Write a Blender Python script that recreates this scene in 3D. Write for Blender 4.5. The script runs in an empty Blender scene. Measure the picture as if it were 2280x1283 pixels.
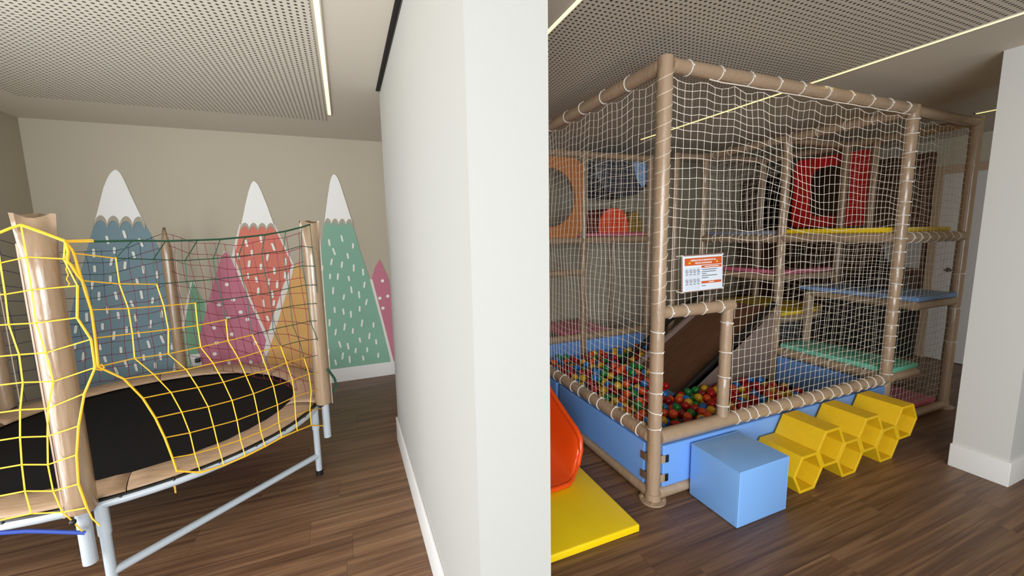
import bpy, bmesh, math, random
from mathutils import Vector, Matrix
random.seed(7)
S = bpy.context.scene
COL = S.collection

# ------------------------------------------------------------------ camera
CAM = Vector((0, 0, 1.6))
YAW, PITCH, ROLL, FPX = 0.388446193, 0.130265509, -0.0176380546, 901.548
_F = Vector((math.sin(YAW)*math.cos(PITCH), math.cos(YAW)*math.cos(PITCH), -math.sin(PITCH)))
_R = Vector((math.cos(YAW), -math.sin(YAW), 0)); _U = _R.cross(_F)
RT = math.cos(ROLL)*_R + math.sin(ROLL)*_U
UP = -math.sin(ROLL)*_R + math.cos(ROLL)*_U
cd = bpy.data.cameras.new('camera'); cam = bpy.data.objects.new('camera', cd); COL.objects.link(cam)
cd.sensor_width = 36; cd.lens = 36*FPX/2280; cd.clip_start = .05; cd.clip_end = 100
m = Matrix((RT, UP, -_F)).transposed().to_4x4(); m.translation = CAM
cam.matrix_world = m; S.camera = cam

# ------------------------------------------------------------------ light and exposure
S.view_settings.view_transform = 'Standard'; S.view_settings.look = 'None'
S.view_settings.gamma = 1; S.view_settings.use_curve_mapping = False
S.view_settings.exposure = 0.12
W = bpy.data.worlds.new('sky'); S.world = W; W.use_nodes = True
W.node_tree.nodes['Background'].inputs[0].default_value = (.72, .86, 1, 1)
W.node_tree.nodes['Background'].inputs[1].default_value = 1.2

def area(name, loc, target, sx, sy, energy, color):
    l = bpy.data.lights.new(name, 'AREA'); l.shape = 'RECTANGLE'; l.size = sx; l.size_y = sy
    l.energy = energy; l.color = color
    o = bpy.data.objects.new(name, l); COL.objects.link(o); o.location = loc
    o.rotation_euler = (Vector(target)-Vector(loc)).to_track_quat('-Z', 'Z').to_euler()
    return o
# daylight entering by the window bays in the wall behind the camera
area('window_daylight_side', (-2.37, 1.3, 1.35), (3, 1.5, 1.3), 2.8, 1.9, 82, (.95, .97, 1))
area('window_daylight_left', (-.85, -2.5, 1.45), (.6, 3, 1.2), 2.6, 2.1, 180, (.90, .95, 1))
area('window_daylight_middle', (1.25, -2.5, 1.45), (2.3, 3, .9), 1.2, 2.1, 38, (.84, .93, 1))

# ------------------------------------------------------------------ helpers
def ray(x, y):
    return RT*((x-1140)/FPX) + UP*(-(y-641.5)/FPX) + _F
def onz(x, y, z): d = ray(x, y); return CAM + d*((z-CAM.z)/d.z)
def onx(x, y, X): d = ray(x, y); return CAM + d*((X-CAM.x)/d.x)
def ony(x, y, Y): d = ray(x, y); return CAM + d*((Y-CAM.y)/d.y)
def project(p):
    v = Vector(p)-CAM; f = v.dot(_F)
    return 1140+FPX*v.dot(RT)/f, 641.5-FPX*v.dot(UP)/f, f

def lin(c):
    return tuple(((v/255)/12.92 if v/255 <= .04045 else ((v/255+.055)/1.055)**2.4) for v in c)

MATS = {}
def mat(name, rgb, rough=.5, bump=0, bscale=30, var=0, vscale=6, coat=0, metal=0, emit=None, estr=0, sheen=0, stretch=(1,1,1), spec=.5):
    if name in MATS: return MATS[name]
    M = bpy.data.materials.new(name); M.use_nodes = True; nt = M.node_tree; N = nt.nodes; L = nt.links
    b = N['Principled BSDF']; c = lin(rgb)
    b.inputs['Base Color'].default_value = (*c, 1); b.inputs['Roughness'].default_value = rough
    b.inputs['Metallic'].default_value = metal; b.inputs['Coat Weight'].default_value = coat
    b.inputs['Coat Roughness'].default_value = .12; b.inputs['Specular IOR Level'].default_value = spec
    if emit:
        b.inputs['Emission Color'].default_value = (*emit, 1); b.inputs['Emission Strength'].default_value = estr
    if bump or var:
        g = N.new('ShaderNodeNewGeometry'); mp = N.new('ShaderNodeMapping'); mp.inputs['Scale'].default_value = stretch
        L.new(g.outputs['Position'], mp.inputs['Vector'])
    if var:
        n = N.new('ShaderNodeTexNoise'); n.inputs['Scale'].default_value = vscale; n.inputs['Detail'].default_value = 4
        L.new(mp.outputs[0], n.inputs['Vector'])
        r = N.new('ShaderNodeValToRGB'); r.color_ramp.elements[0].position = .3; r.color_ramp.elements[1].position = .7
        r.color_ramp.elements[0].color = (*[v*(1-var) for v in c], 1); r.color_ramp.elements[1].color = (*[min(1, v*(1+var)) for v in c], 1)
        L.new(n.outputs['Fac'], r.inputs[0]); L.new(r.outputs[0], b.inputs['Base Color'])
    if bump:
        n = N.new('ShaderNodeTexNoise'); n.inputs['Scale'].default_value = bscale; n.inputs['Detail'].default_value = 3
        L.new(mp.outputs[0], n.inputs['Vector'])
        bm = N.new('ShaderNodeBump'); bm.inputs['Strength'].default_value = bump; bm.inputs['Distance'].default_value = .02
        L.new(n.outputs['Fac'], bm.inputs['Height']); L.new(bm.outputs[0], b.inputs['Normal'])
    MATS[name] = M; return M

OFF = {}   # world offset of every parent
class MB:
    def __init__(s): s.v = []; s.f = []; s.mi = []
    def add(s, vs, fs, mi=0):
        o = len(s.v); s.v += [Vector(v) for v in vs]; s.f += [tuple(i+o for i in f) for f in fs]; s.mi += [mi]*len(fs)
    def box(s, a, b, bev=0):
        x0, y0, z0 = a; x1, y1, z1 = b
        if not bev:
            s.add([(x0,y0,z0),(x1,y0,z0),(x1,y1,z0),(x0,y1,z0),(x0,y0,z1),(x1,y0,z1),(x1,y1,z1),(x0,y1,z1)],
                  [(0,3,2,1),(4,5,6,7),(0,1,5,4),(1,2,6,5),(2,3,7,6),(3,0,4,7)]); return s
        bm = bmesh.new(); bmesh.ops.create_cube(bm, size=1)
        for v in bm.verts: v.co = Vector(((x0+x1)/2+v.co.x*(x1-x0), (y0+y1)/2+v.co.y*(y1-y0), (z0+z1)/2+v.co.z*(z1-z0)))
        bmesh.ops.bevel(bm, geom=bm.edges[:], offset=bev, segments=3, profile=.6, affect='EDGES')
        bm.verts.index_update(); s.add([v.co.copy() for v in bm.verts], [[v.index for v in f.verts] for f in bm.faces]); bm.free(); return s
    def tube(s, pts, r, n=8, caps=True, closed=False):
        pts = [Vector(p) for p in pts]; k = len(pts)
        rs = r if isinstance(r, (list, tuple)) else [r]*k
        ref = None; rings = []
        for i, p in enumerate(pts):
            if closed: t = pts[(i+1) % k]-pts[i-1]
            else: t = pts[min(i+1, k-1)]-pts[max(i-1, 0)]
            t = t.normalized() if t.length > 1e-9 else Vector((0, 0, 1))
            if ref is None:
                ref = t.cross(Vector((0, 0, 1)));
                if ref.length < .05: ref = t.cross(Vector((1, 0, 0)))
            ref = (ref - t*ref.dot(t)).normalized(); bn = t.cross(ref)
            rings.append([p + (ref*math.cos(2*math.pi*j/n)+bn*math.sin(2*math.pi*j/n))*rs[i] for j in range(n)])
        vs = [v for R in rings for v in R]; fs = []
        for i in range(k if closed else k-1):
            i2 = (i+1) % k
            for j in range(n):
                fs.append((i*n+j, i*n+(j+1) % n, i2*n+(j+1) % n, i2*n+j))
        if caps and not closed: fs.append(tuple(range(n))[::-1]); fs.append(tuple((k-1)*n+j for j in range(n)))
        s.add(vs, fs); return s
    def loft(s, rings, caps=True, closed_v=False):
        n = len(rings[0]); k = len(rings); vs = [v for R in rings for v in R]; fs = []
        for i in range(k-1):
            for j in range(n): fs.append((i*n+j, i*n+(j+1) % n, (i+1)*n+(j+1) % n, (i+1)*n+j))
        if caps: fs.append(tuple(range(n))[::-1]); fs.append(tuple((k-1)*n+j for j in range(n)))
        s.add(vs, fs); return s
    def grid(s, P):
        h = len(P); w = len(P[0])
        s.add([v for R in P for v in R], [(i*w+j, i*w+j+1, (i+1)*w+j+1, (i+1)*w+j) for i in range(h-1) for j in range(w-1)]); return s
    def prism(s, poly, d):       # poly: 3d points of a flat outline, d: extrusion vector
        n = len(poly); d = Vector(d)
        s.add([Vector(p) for p in poly]+[Vector(p)+d for p in poly],
              [tuple(range(n)), tuple(range(2*n-1, n-1, -1))]+[(j, j+n, (j+1) % n+n, (j+1) % n) for j in range(n)]); return s
    def sphere(s, c, r, nu=16, nv=10, sc=(1,1,1)):
        rings = []; c = Vector(c)
        for i in range(1, nv):
            t = math.pi*i/nv
            rings.append([c+Vector((r*sc[0]*math.sin(t)*math.cos(2*math.pi*j/nu), r*sc[1]*math.sin(t)*math.sin(2*math.pi*j/nu), r*sc[2]*math.cos(t))) for j in range(nu)])
        o = len(s.v); s.loft(rings, False)
        s.v += [c+Vector((0,0,r*sc[2])), c-Vector((0,0,r*sc[2]))]; a = len(s.v)-2; e = o+(nv-2)*nu
        fs = [(a, o+j, o+(j+1) % nu) for j in range(nu)]+[(a+1, e+(j+1) % nu, e+j) for j in range(nu)]
        s.f += fs; s.mi += [0]*len(fs); return s
    def build(s, name, material, parent=None, smooth=False, flip=True):
        off = OFF.get(parent.name, Vector()) if parent else Vector()
        me = bpy.data.meshes.new(name); me.from_pydata([v-off for v in s.v], [], s.f)
        for mt in (material if isinstance(material, (list, tuple)) else [material]): me.materials.append(mt)
        if any(s.mi): me.polygons.foreach_set('material_index', s.mi)
        bm = bmesh.new(); bm.from_mesh(me); bmesh.ops.recalc_face_normals(bm, faces=bm.faces); bm.to_mesh(me); bm.free()
        if smooth:
            me.polygons.foreach_set('use_smooth', [True]*len(me.polygons))
            try: me.set_sharp_from_angle(angle=math.radians(45))
            except Exception: pass
        o = bpy.data.objects.new(name, me); COL.objects.link(o)
        if parent: o.parent = parent
        OFF[o.name] = off.copy()
        return o
def tag(o, label=None, cat=None, group=None, kind=None):
    for k, v in (('label', label), ('category', cat), ('group', group), ('kind', kind)):
        if v: o[k] = v
    return o
def thing(name, label, cat, loc=(0,0,0), group=None):
    o = bpy.data.objects.new(name, None); COL.objects.link(o); o.location = loc; o.empty_display_size = .1
    OFF[o.name] = Vector(loc); return tag(o, label, cat, group)
def place(name, mesh, parent, loc, rot=None):     # a part that shares its mesh with its look-alikes
    o = bpy.data.objects.new(name, mesh); COL.objects.link(o); o.parent = parent
    o.location = Vector(loc)-OFF[parent.name]
    if rot: o.rotation_mode = 'QUATERNION'; o.rotation_quaternion = rot
    OFF[o.name] = Vector(loc); return o
def box(name, a, b, material, parent=None, bev=0, smooth=False):
    return MB().box(a, b, bev).build(name, material, parent, smooth or bev > 0)
def struct(name, a, b, material, label):
    return tag(box(name, a, b, material), label, None, None, 'structure')

# ------------------------------------------------------------------ materials
M_WALL = mat('beige_wall_paint', (178, 168, 147), .75, .05, 300)
M_PART = mat('cream_wall_paint', (173, 172, 166), .7, .04, 300)
M_WHITE = mat('white_baseboard', (226, 224, 220), .45)
M_CEIL = mat('ceiling_white', (214, 206, 190), .8)
M_DARK = mat('dark_gap', (38, 34, 30), .8)
M_VINYL = mat('tan_vinyl', (170, 143, 116), .30, .30, 26, .05, 8, coat=.5, stretch=(1, 1, .5))
M_VINYL3 = mat('tan_sleeve_vinyl', (152, 127, 100), .24, .35, 18, .05, 8, coat=.7, stretch=(1, 1, .35))
M_VINYL2 = mat('tan_vinyl_pad', (170, 140, 110), .45, .25, 9, .10, 7, stretch=(1, 4, 1))
M_BLUE = mat('blue_vinyl', (114, 163, 232), .42, .06, 12, .02, 5, coat=.15)
M_CUBE = mat('sky_blue_vinyl', (130, 180, 240), .36, .10, 10, .02, 5, coat=.25)
M_YEL = mat('yellow_vinyl', (250, 212, 10), .38, .08, 10, .03, 4, coat=.2)
M_HEX = mat('yellow_honeycomb', (232, 186, 14), .55, .05, 60, .03, 20)
M_ORANGE = mat('orange_plastic', (238, 78, 16), .26, 0, coat=.3)
M_TURQ = mat('turquoise_vinyl', (112, 205, 176), .4, .05, 12)
M_PINK = mat('pink_vinyl', (205, 105, 130), .45, .05, 12)
M_LBLUE = mat('pale_blue_vinyl', (120, 160, 215), .4, .05, 12)
M_GREYMAT = mat('grey_blue_vinyl', (140, 145, 160), .5)
M_CORD = mat('white_cord', (244, 234, 216), .6)
M_TIE = mat('white_cable_tie', (238, 232, 222), .4)
M_BLACK = mat('black_vinyl', (22, 21, 22), .4)
M_MAT = mat('black_jumping_mat', (15, 12, 11), .8, .25, 500, spec=.2)
M_STEEL = mat('pale_painted_steel', (176, 184, 190), .35, .03, 200, coat=.1)
M_ROPE_Y = mat('yellow_rope', (240, 186, 40), .6)
M_ROPE_G = mat('green_rope', (22, 70, 48), .6)
M_ROPE_N = mat('navy_rope', (34, 40, 66), .6)
M_ROPE_C = mat('crimson_rope', (120, 24, 48), .6)
M_ROPE_B = mat('blue_rope', (40, 70, 160), .6)
M_BROWN = mat('brown_wood_cladding', (92, 62, 46), .5, .1, 60, .2, 3, stretch=(1, 6, .6))
M_RED = mat('red_panel', (206, 24, 28), .4)
M_TANPAN = mat('orange_tan_panel', (196, 122, 66), .45)

def floor_material():
    M = bpy.data.materials.new('dark_wood_plank'); M.use_nodes = True; nt = M.node_tree; N = nt.nodes; L = nt.links
    b = N['Principled BSDF']
    g = N.new('ShaderNodeNewGeometry'); oi = N.new('ShaderNodeObjectInfo')
    mul = N.new('ShaderNodeVectorMath'); mul.operation = 'SCALE'; mul.inputs[0].default_value = (37, 53, 11)
    L.new(oi.outputs['Random'], mul.inputs['Scale'])
    ad = N.new('ShaderNodeVectorMath'); L.new(g.outputs['Position'], ad.inputs[0]); L.new(mul.outputs[0], ad.inputs[1])
    def noise(scale, sc, det, dist=0):
        mp = N.new('ShaderNodeMapping'); mp.inputs['Scale'].default_value = sc; L.new(ad.outputs[0], mp.inputs['Vector'])
        n = N.new('ShaderNodeTexNoise'); n.inputs['Scale'].default_value = scale; n.inputs['Detail'].default_value = det
        n.inputs['Distortion'].default_value = dist; L.new(mp.outputs[0], n.inputs['Vector']); return n
    n1 = noise(2.6, (.38, 9, 1), 6, .9); n2 = noise(9, (.22, 11, 1), 5, .3)
    r = N.new('ShaderNodeValToRGB'); e = r.color_ramp.elements
    e[0].position = .30; e[0].color = (*lin((70, 46, 32)), 1); e[1].position = .72; e[1].color = (*lin((150, 113, 82)), 1)
    x = e.new(.46); x.color = (*lin((104, 74, 52)), 1)
    mx = N.new('ShaderNodeMix'); mx.inputs[0].default_value = .35; L.new(n1.outputs['Fac'], mx.inputs[2]); L.new(n2.outputs['Fac'], mx.inputs[3])
    L.new(mx.outputs[0], r.inputs[0])
    hs = N.new('ShaderNodeHueSaturation'); mr = N.new('ShaderNodeMapRange'); mr.inputs[3].default_value = .93; mr.inputs[4].default_value = 1.06
    L.new(oi.outputs['Random'], mr.inputs[0]); L.new(mr.outputs[0], hs.inputs['Value']); L.new(r.outputs[0], hs.inputs['Color'])
    L.new(hs.outputs[0], b.inputs['Base Color']); b.inputs['Roughness'].default_value = .42
    bp = N.new('ShaderNodeBump'); bp.inputs['Strength'].default_value = .12; bp.inputs['Distance'].default_value = .004
    L.new(n2.outputs['Fac'], bp.inputs['Height']); L.new(bp.outputs[0], b.inputs['Normal'])
    return M
M_FLOOR = floor_material()

def perforated_material():
    M = bpy.data.materials.new('perforated_ceiling_board'); M.use_nodes = True; nt = M.node_tree; N = nt.nodes; L = nt.links
    b = N['Principled BSDF']; b.inputs['Roughness'].default_value = .8
    g = N.new('ShaderNodeNewGeometry'); mp = N.new('ShaderNodeMapping'); mp.inputs['Scale'].default_value = (1/.0290, 1/.0290, 0)
    L.new(g.outputs['Position'], mp.inputs['Vector'])
    fr = N.new('ShaderNodeVectorMath'); fr.operation = 'FRACTION'; L.new(mp.outputs[0], fr.inputs[0])
    sb = N.new('ShaderNodeVectorMath'); sb.operation = 'SUBTRACT'; L.new(fr.outputs[0], sb.inputs[0]); sb.inputs[1].default_value = (.5, .5, 0)
    ln = N.new('ShaderNodeVectorMath'); ln.operation = 'LENGTH'; L.new(sb.outputs[0], ln.inputs[0])
    mr = N.new('ShaderNodeMapRange'); mr.inputs[1].default_value = .20; mr.inputs[2].default_value = .25; L.new(ln.outputs['Value'], mr.inputs[0])
    mx = N.new('ShaderNodeMix'); mx.data_type = 'RGBA'; L.new(mr.outputs[0], mx.inputs[0])
    mx.inputs[6].default_value = (*lin((62, 54, 44)), 1); mx.inputs[7].default_value = (*lin((214, 206, 190)), 1)
    L.new(mx.outputs[2], b.inputs['Base Color'])
    bp = N.new('ShaderNodeBump'); bp.inputs['Distance'].default_value = .01; bp.inputs['Strength'].default_value = .8
    L.new(mr.outputs[0], bp.inputs['Height']); L.new(bp.outputs[0], b.inputs['Normal'])
    return M
M_PERF = perforated_material()

# ------------------------------------------------------------------ the room
XL, XR, YF, YB, ZC = -2.43, 6.62, -2.6, 4.79, 2.635
floor = struct('floor', (XL-.1, YF-.1, -.12), (XR+.1, YB+.1, -.012), mat('floor_screed', (60, 44, 34), .8), 'dark brown wood plank floor')
OFF[floor.name] = Vector()
PW, PL = .185, 1.25
pm = MB().box((0, 0.0004, -.012), (1, PW-.0004, 0)).build('plank_source', M_FLOOR).data
bpy.data.objects.remove(bpy.data.objects['plank_source'])
y = YF; row = 0
while y < YB-.01:
    x = XL - random.random()*PL*.9
    while x < XR:
        a, b = max(x, XL), min(x+PL, XR)
        if b-a > .02:
            o = bpy.data.objects.new('plank', pm); COL.objects.link(o); o.parent = floor
            o.location = (a+.0005, y, 0); o.scale = (b-a-.001, 1 if y+PW < YB else (YB-y)/PW, 1)
        x += PL
    y += PW; row += 1

wall_back = struct('wall_back', (XL-.1, YB, 0), (XR+.1, YB+.1, ZC), M_WALL, 'beige back wall with a painted mountain mural')
wl_ = MB().box((XL-.1, 2.75, 0), (XL, YB, ZC)).box((XL-.1, YF, 0), (XL, -.15, ZC)).box((XL-.1, -.15, 0), (XL, 2.75, .35)).box((XL-.1, -.15, 2.35), (XL, 2.75, ZC))
wall_left = tag(wl_.build('wall_left', M_WALL), 'beige left side wall beyond the trampoline', None, None, 'structure')
wall_right = struct('wall_right', (XR, YF, 0), (XR+.1, YB, ZC), M_WALL, 'right wall with door and brown cladding')
ceiling = struct('ceiling', (XL-.1, YF-.1, ZC), (XR+.1, YB+.1, ZC+.1), M_CEIL, 'off white plasterboard ceiling')
OFF[ceiling.name] = Vector()
for (x0, x1) in ((XL+.36, -.075), (1.055, 3.11)):
    box('perforated_panel', (x0, YF+.3, ZC-.004), (x1, 4.09, ZC+.001), M_PERF, ceiling)
# window wall behind the camera: pillars, sill and lintel around two open window bays
wf = MB(); wf.box((XL, YF-.1, 0), (XR, YF, .35)); wf.box((XL, YF-.1, 2.52), (XR, YF, ZC))
for a, b in ((XL, -2.25), (.5, .62), (1.9, XR)): wf.box((a, YF-.1, .35), (b, YF, 2.52))
tag(wf.build('wall_front', M_WALL), 'beige window wall behind the viewer', None, None, 'structure')

# partition between the two halves of the room
PX0, PX1, PY0, PY1 = .300, .527, 1.009, 3.17
struct('wall_partition', (PX0, PY0, 0), (PX1, PY1, ZC-.028), M_PART, 'cream partition wall between trampoline and ball pit')
struct('trim_2', (PX0-.024, PY0-1.5, ZC-.004), (PX0+.001, PY1, ZC+.001), M_DARK, 'dark recessed joint in the ceiling along the partition')
struct('trim_1', (PX0+.006, PY0+.005, ZC-.028), (PX1-.006, PY1-.005, ZC), M_DARK, 'dark shadow gap between partition and ceiling')
def baseboard(name, a, b, label): return tag(box(name, a, b, M_WHITE, None, .004), label, None, None, 'structure')
baseboard('baseboard_partition', (PX0-.014, PY0, 0), (PX0, PY1, .19), 'white baseboard along the partition')
baseboard('baseboard_back', (XL, YB-.014, 0), (PX0+3, YB, .157), 'white baseboard under the mural')
baseboard('baseboard_left', (XL, YF, 0), (XL+.014, YB-.014, .157), 'white baseboard on the left wall')
# pillar at the right
struct('wall_pillar', (3.70, 1.0, 0), (4.12, 1.255, ZC), mat('pale_pillar_paint', (204, 202, 196), .7, .04, 300), 'pale square pillar at the right edge')
pb = MB().box((3.687, .988, 0), (4.13, 1.262, .157), .004)
tag(pb.build('baseboard_pillar', M_WHITE, None, True), 'white baseboard wrapped round the pillar', None, None, 'structure')

# warm light strips let into the ceiling
M_LED = mat('warm_light_strip', (255, 240, 200), .5, emit=(1, .72, .15), estr=4)
for x, y1, lab in ((-.045, 3.875, 'warm ceiling light strip over the trampoline'), (1.035, 3.8, 'warm ceiling light strip beside the partition'),
                   (3.132, 3.78, 'long warm ceiling light strip above the ball pit net'), (5.44, 1.97, 'short visible warm light strip right of the play frame')):
    root = thing('light_strip', lab, 'light', (x, 1.5, ZC))
    box('diffuser', (x-.011, YF+.4, ZC-.006), (x+.011, y1, ZC-.001), M_LED, root)
    MB().box((x-.018, YF+.39, ZC-.007), (x-.0115, y1+.01, ZC)).box((x+.0115, YF+.39, ZC-.007), (x+.018, y1+.01, ZC)).box((x-.018, y1+.001, ZC-.007), (x+.018, y1+.01, ZC)).build('channel', M_CEIL, root)

# ------------------------------------------------------------------ mural (flat paint on the back wall)
OFF[wall_back.name] = Vector()
LAY = [0]
def c1(p): return (p[0]/2.566, 400+p[1]/2.566)
def c3(p): return (450+p[0]/2.852, 450+p[1]/2.852)
def paint(name, px, rgb, label=None, layer=None):
    LAY[0] += 1; k = (layer or LAY[0])
    poly = []
    for p in px:
        q = ony(p[0], p[1], YB); q.y = YB-.0006*k; poly.append(q)
    o = MB().prism(poly, (0, .0005, 0)).build(name, mat('paint_'+'_'.join(map(str, rgb)), rgb, .75), wall_back)
    if label: o['label'] = label
    return o
def base(x):      # pixel on the wall right at the top of the baseboard
    lo, hi = 600, 1100
    for _ in range(30):
        mid = (lo+hi)/2
        if ony(x, mid, YB).z > .158: lo = mid
        else: hi = mid
    return (x, lo)
OUT = (225, 220, 208); SNOW = (240, 238, 232); TAUPE = (172, 162, 144)
GREEN2 = (120, 168, 134); PINK = (192, 116, 132); BLUEM = (120, 144, 152); TEAL = (130, 174, 150); REDM = (212, 120, 100); OCHRE = (216, 166, 96)
# painted from back to front
paint('mountain', [(213,485),(318,489),(352,548),(384,606),(400,660),(402,731),base(402),base(118),(130,800),(156,704),(183,595)], BLUEM, 'blue painted mountain')
paint('mountain_outline', [(424,628),(434,628),(462,700),base(462),base(376)], OUT)
paint('mountain', [(428.7,626),(440,645),(454,673),(460,700),base(460),base(384)], GREEN2, 'small green painted mountain')
paint('mountain', [(662,585),(672,600),(700,720),base(704),base(588),(600,775),(650,612)], OCHRE, 'ochre painted mountain')
paint('mountain_outline', [(516,570),(533,500),(612,500),(655,590),(652,606),(600,778),(590,800),(586,740)], OUT)
paint('mountain', [(522,573),(537,498),(608,499),(650,590),(632,632),(594.5,747),(560,672)], REDM, 'red diamond shaped painted mountain')
paint('mountain_outline', [(497,561),(502,561),(516,574),(600,755),(588,800),base(588),base(440)], OUT)
paint('mountain', [(493,572),(499,562),(506,564),(513,571),(593,757),(584,800),base(584),base(441),(444,751),(450,730),(470,650),(485,597)], PINK, 'pink dotted painted mountain in the middle')
paint('mountain', [(845.5,577),(856,600),(863.8,618),(880,680),base(880),(872,806),(826,625),(835,595)], PINK, 'pink painted mountain beside the partition')
paint('mountain_outline', [(823,622),(829,622),(877,806),(866,806)], OUT)
paint('mountain', [(723,488),(782,490),(800.6,555),(825,629),(850,722),base(870),base(694),(700,700),(706,625)], TEAL, 'teal painted mountain')
def cap(left, apex, right, n, sh, w):
    """rounded snow cap from its two digitised edges, with n drips along the lower rim and a taupe line under them"""
    lx, ly = left[-1]; rx, ry = right[-1]; mid = []; K = n*12
    for i in range(K+1):
        t = i/K; ph = (t*n) % 1
        y = ly+(ry-ly)*t - sh*(abs(math.sin(math.pi*ph))**.6); x = lx+(rx-lx)*t
        if 0 < i < K:
            def at(E): return next((a[0]+(b[0]-a[0])*(y-a[1])/(b[1]-a[1]) for a, b in zip(E, E[1:]) if a[1] <= y <= b[1]), E[-1][0])
            x = min(max(x, at(left)+.7+.02*i), at(right)-.7-.02*(K-i))
        mid.append((x, y))
    LAY[0] += 1; b = MB(); rows_ = [[], []]
    for x, y in mid:
        for k, yy in ((0, y-2), (1, y+w)):
            q = ony(x, yy, YB); q.y = YB-.0006*LAY[0]; rows_[k].append(q)
    b.grid(rows_).build('scalloped_line', mat('paint_taupe', TAUPE, .75), wall_back)
    paint('snow_cap', left[::-1]+[apex]+right+mid[::-1][1:-1], SNOW, 'white painted snow cap')
cap([(252,381),(246,387),(239,399),(231,419),(222,455),(211,497)], (258, 378), [(264,381),(270,388),(278,403),(291,432),(306,464),(324,501)], 4, 18, 11)
cap([(562,406),(558,413),(554,426),(548,450),(536,508)], (566, 403), [(570,406),(575,412),(582,426),(595,458),(613,509)], 4, 12, 8)
cap([(740,391),(737,397),(734,410),(730,436),(722,498)], (744, 388), [(748,391),(752,397),(757,409),(767,440),(786,500)], 4, 12, 8)
def dashes(pts, dx, dy, wd, conv, rgb, round_=False):
    b = MB(); LAY[0] += 1; rnd = random.Random(3)
    for p in pts:
        x, y = conv(p); q = ony(x, y, YB); s = rnd.uniform(-.25, .25) if not round_ else 0
        hh = dy*rnd.uniform(.8, 1.15); poly = []
        for i in range(8):
            a = 2*math.pi*i/8+math.pi/8
            u = wd*math.cos(a); v = (hh if abs(math.sin(a)) > .5 else hh*.8)*math.copysign(1, math.sin(a)) if not round_ else wd*math.sin(a)
            poly.append(Vector((q.x+u+v*s, YB-.0006*LAY[0], q.z+v)))
        b.prism(poly, (0, .0005, 0))
    return b.build('dot_marks' if round_ else 'dash_marks', mat('paint_marks', rgb, .75), wall_back)
dashes([(888,232),(808,258),(958,278),(838,315),(925,342),(822,380),(888,397),(763,420),(963,418),(1022,445),(813,472),(862,473),(932,485),(1030,525),(757,563),(832,562),(948,557),(997,588),(900,603),(770,640),(1043,635),(1000,677),(842,685),(898,695),(945,712),(810,765),(1015,767),(1088,780),(905,792),(848,825),(957,817),(1062,850),(1002,875),(783,888),(875,903),(1105,887),(927,915),(975,942),(1048,937),(803,953),(893,977),(937,998),(1023,990),(1118,972),(848,1017)], 0, .036, .010, c3, (236, 234, 222))
dashes([(283,262),(375,235),(318,322),(453,285),(232,345),(415,352),(300,392),(375,410),(530,380),(460,435),(292,470),(528,463),(347,492),(427,505),(478,523),(358,567),(447,585),(390,642),(457,640),(418,740)], 0, .036, .012, c3, (236, 234, 222))
dashes([(715,313),(618,345),(658,405),(808,360),(768,430),(640,470),(718,490),(545,510),(540,420),(823,513),(635,567),(900,543),(787,580),(530,605),(970,632),(570,665),(667,663),(812,657),(875,690),(757,708),(995,705),(618,745),(680,775),(778,790),(927,765),(500,785),(1000,793),(590,838),(863,825),(437,855),(727,857),(985,850),(795,882),(655,890),(930,912),(575,955),(853,940),(433,950),(695,972),(985,952),(480,1010),(920,1007),(605,1025),(825,1015),(722,1050),(890,1060),(668,1090),(780,1070)], 0, .036, .011, c1, (236, 234, 222))
dashes([(160,523),(200,620),(110,650),(247,698),(168,735),(78,798),(192,838),(290,745),(340,893),(95,893),(83,963),(310,1015),(175,1020),(1145,500),(1128,610),(1178,597),(1148,673)], 0, 0, .019, c3, (236, 234, 222), True)

so = thing('wall_socket', 'white wall socket with a black plug beside the pink mountain', 'socket', (-1.43, YB, .43))
box('face_plate', (-1.475, YB-.014, .37), (-1.385, YB-.008, .49), M_WHITE, so, .003)
box('plug', (-1.43, YB-.05, .41), (-1.39, YB-.014, .45), M_BLACK, so, .006)

# ------------------------------------------------------------------ right wall: door and cladding, far corner cupboard
OFF[wall_right.name] = Vector()
for i in range(5):
    y0 = 2.68+i*.42
    if y0 < YB-.02: box('panel', (XR-.022, y0+.004, 0), (XR, min(y0+.416, YB), 2.5), M_BROWN, wall_right)
dr = tag(box('door_1', (XR-.03, 1.77, .008), (XR-.004, 2.59, 2.22), mat('door_paint', (206, 200, 192), .45), None, .003), 'white door in the right wall behind the play frame', None, None, 'structure')
OFF[dr.name] = Vector()
h = MB().tube([(XR-.03, 2.46, 1.10), (XR-.075, 2.46, 1.10), (XR-.078, 2.45, 1.10), (XR-.078, 2.35, 1.10)], .009, 8); h.tube([(XR-.034, 2.46, 1.10), (XR-.03, 2.46, 1.10)], .028, 14)
h.build('handle', mat('brushed_metal', (150, 146, 140), .3, metal=1), dr, True)
fr = MB().box((XR-.04, 2.59, 0), (XR-.001, 2.665, 2.31)).box((XR-.04, 1.695, 0), (XR-.001, 1.77, 2.31)).box((XR-.04, 1.77, 2.22), (XR-.001, 2.59, 2.31))
fr.build('door_frame', mat('tan_door_frame', (176, 150, 122), .5), dr)
cb = thing('tall_cupboard', 'tall cupboard with black upper door and brown lower door in the far corner', 'cupboard', (6.28, 4.6, 0))
box('body', (5.98, 4.42, 0), (6.575, 4.785, 2.42), M_BROWN, cb, .004)
box('upper_door', (5.99, 4.40, 1.42), (6.565, 4.42, 2.4), M_BLACK, cb, .004)
box('lower_door', (5.99, 4.40, .06), (6.565, 4.42, 1.40), M_BROWN, cb, .004)
nb = thing('notice_board', 'white notice board on the brown cladding left of the door', 'board', (XR-.03, 2.95, 1.3))
box('board', (XR-.035, 2.72, 1.1), (XR-.0225, 3.1, 1.42), mat('notice_white', (190, 186, 180), .6), nb)
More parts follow.
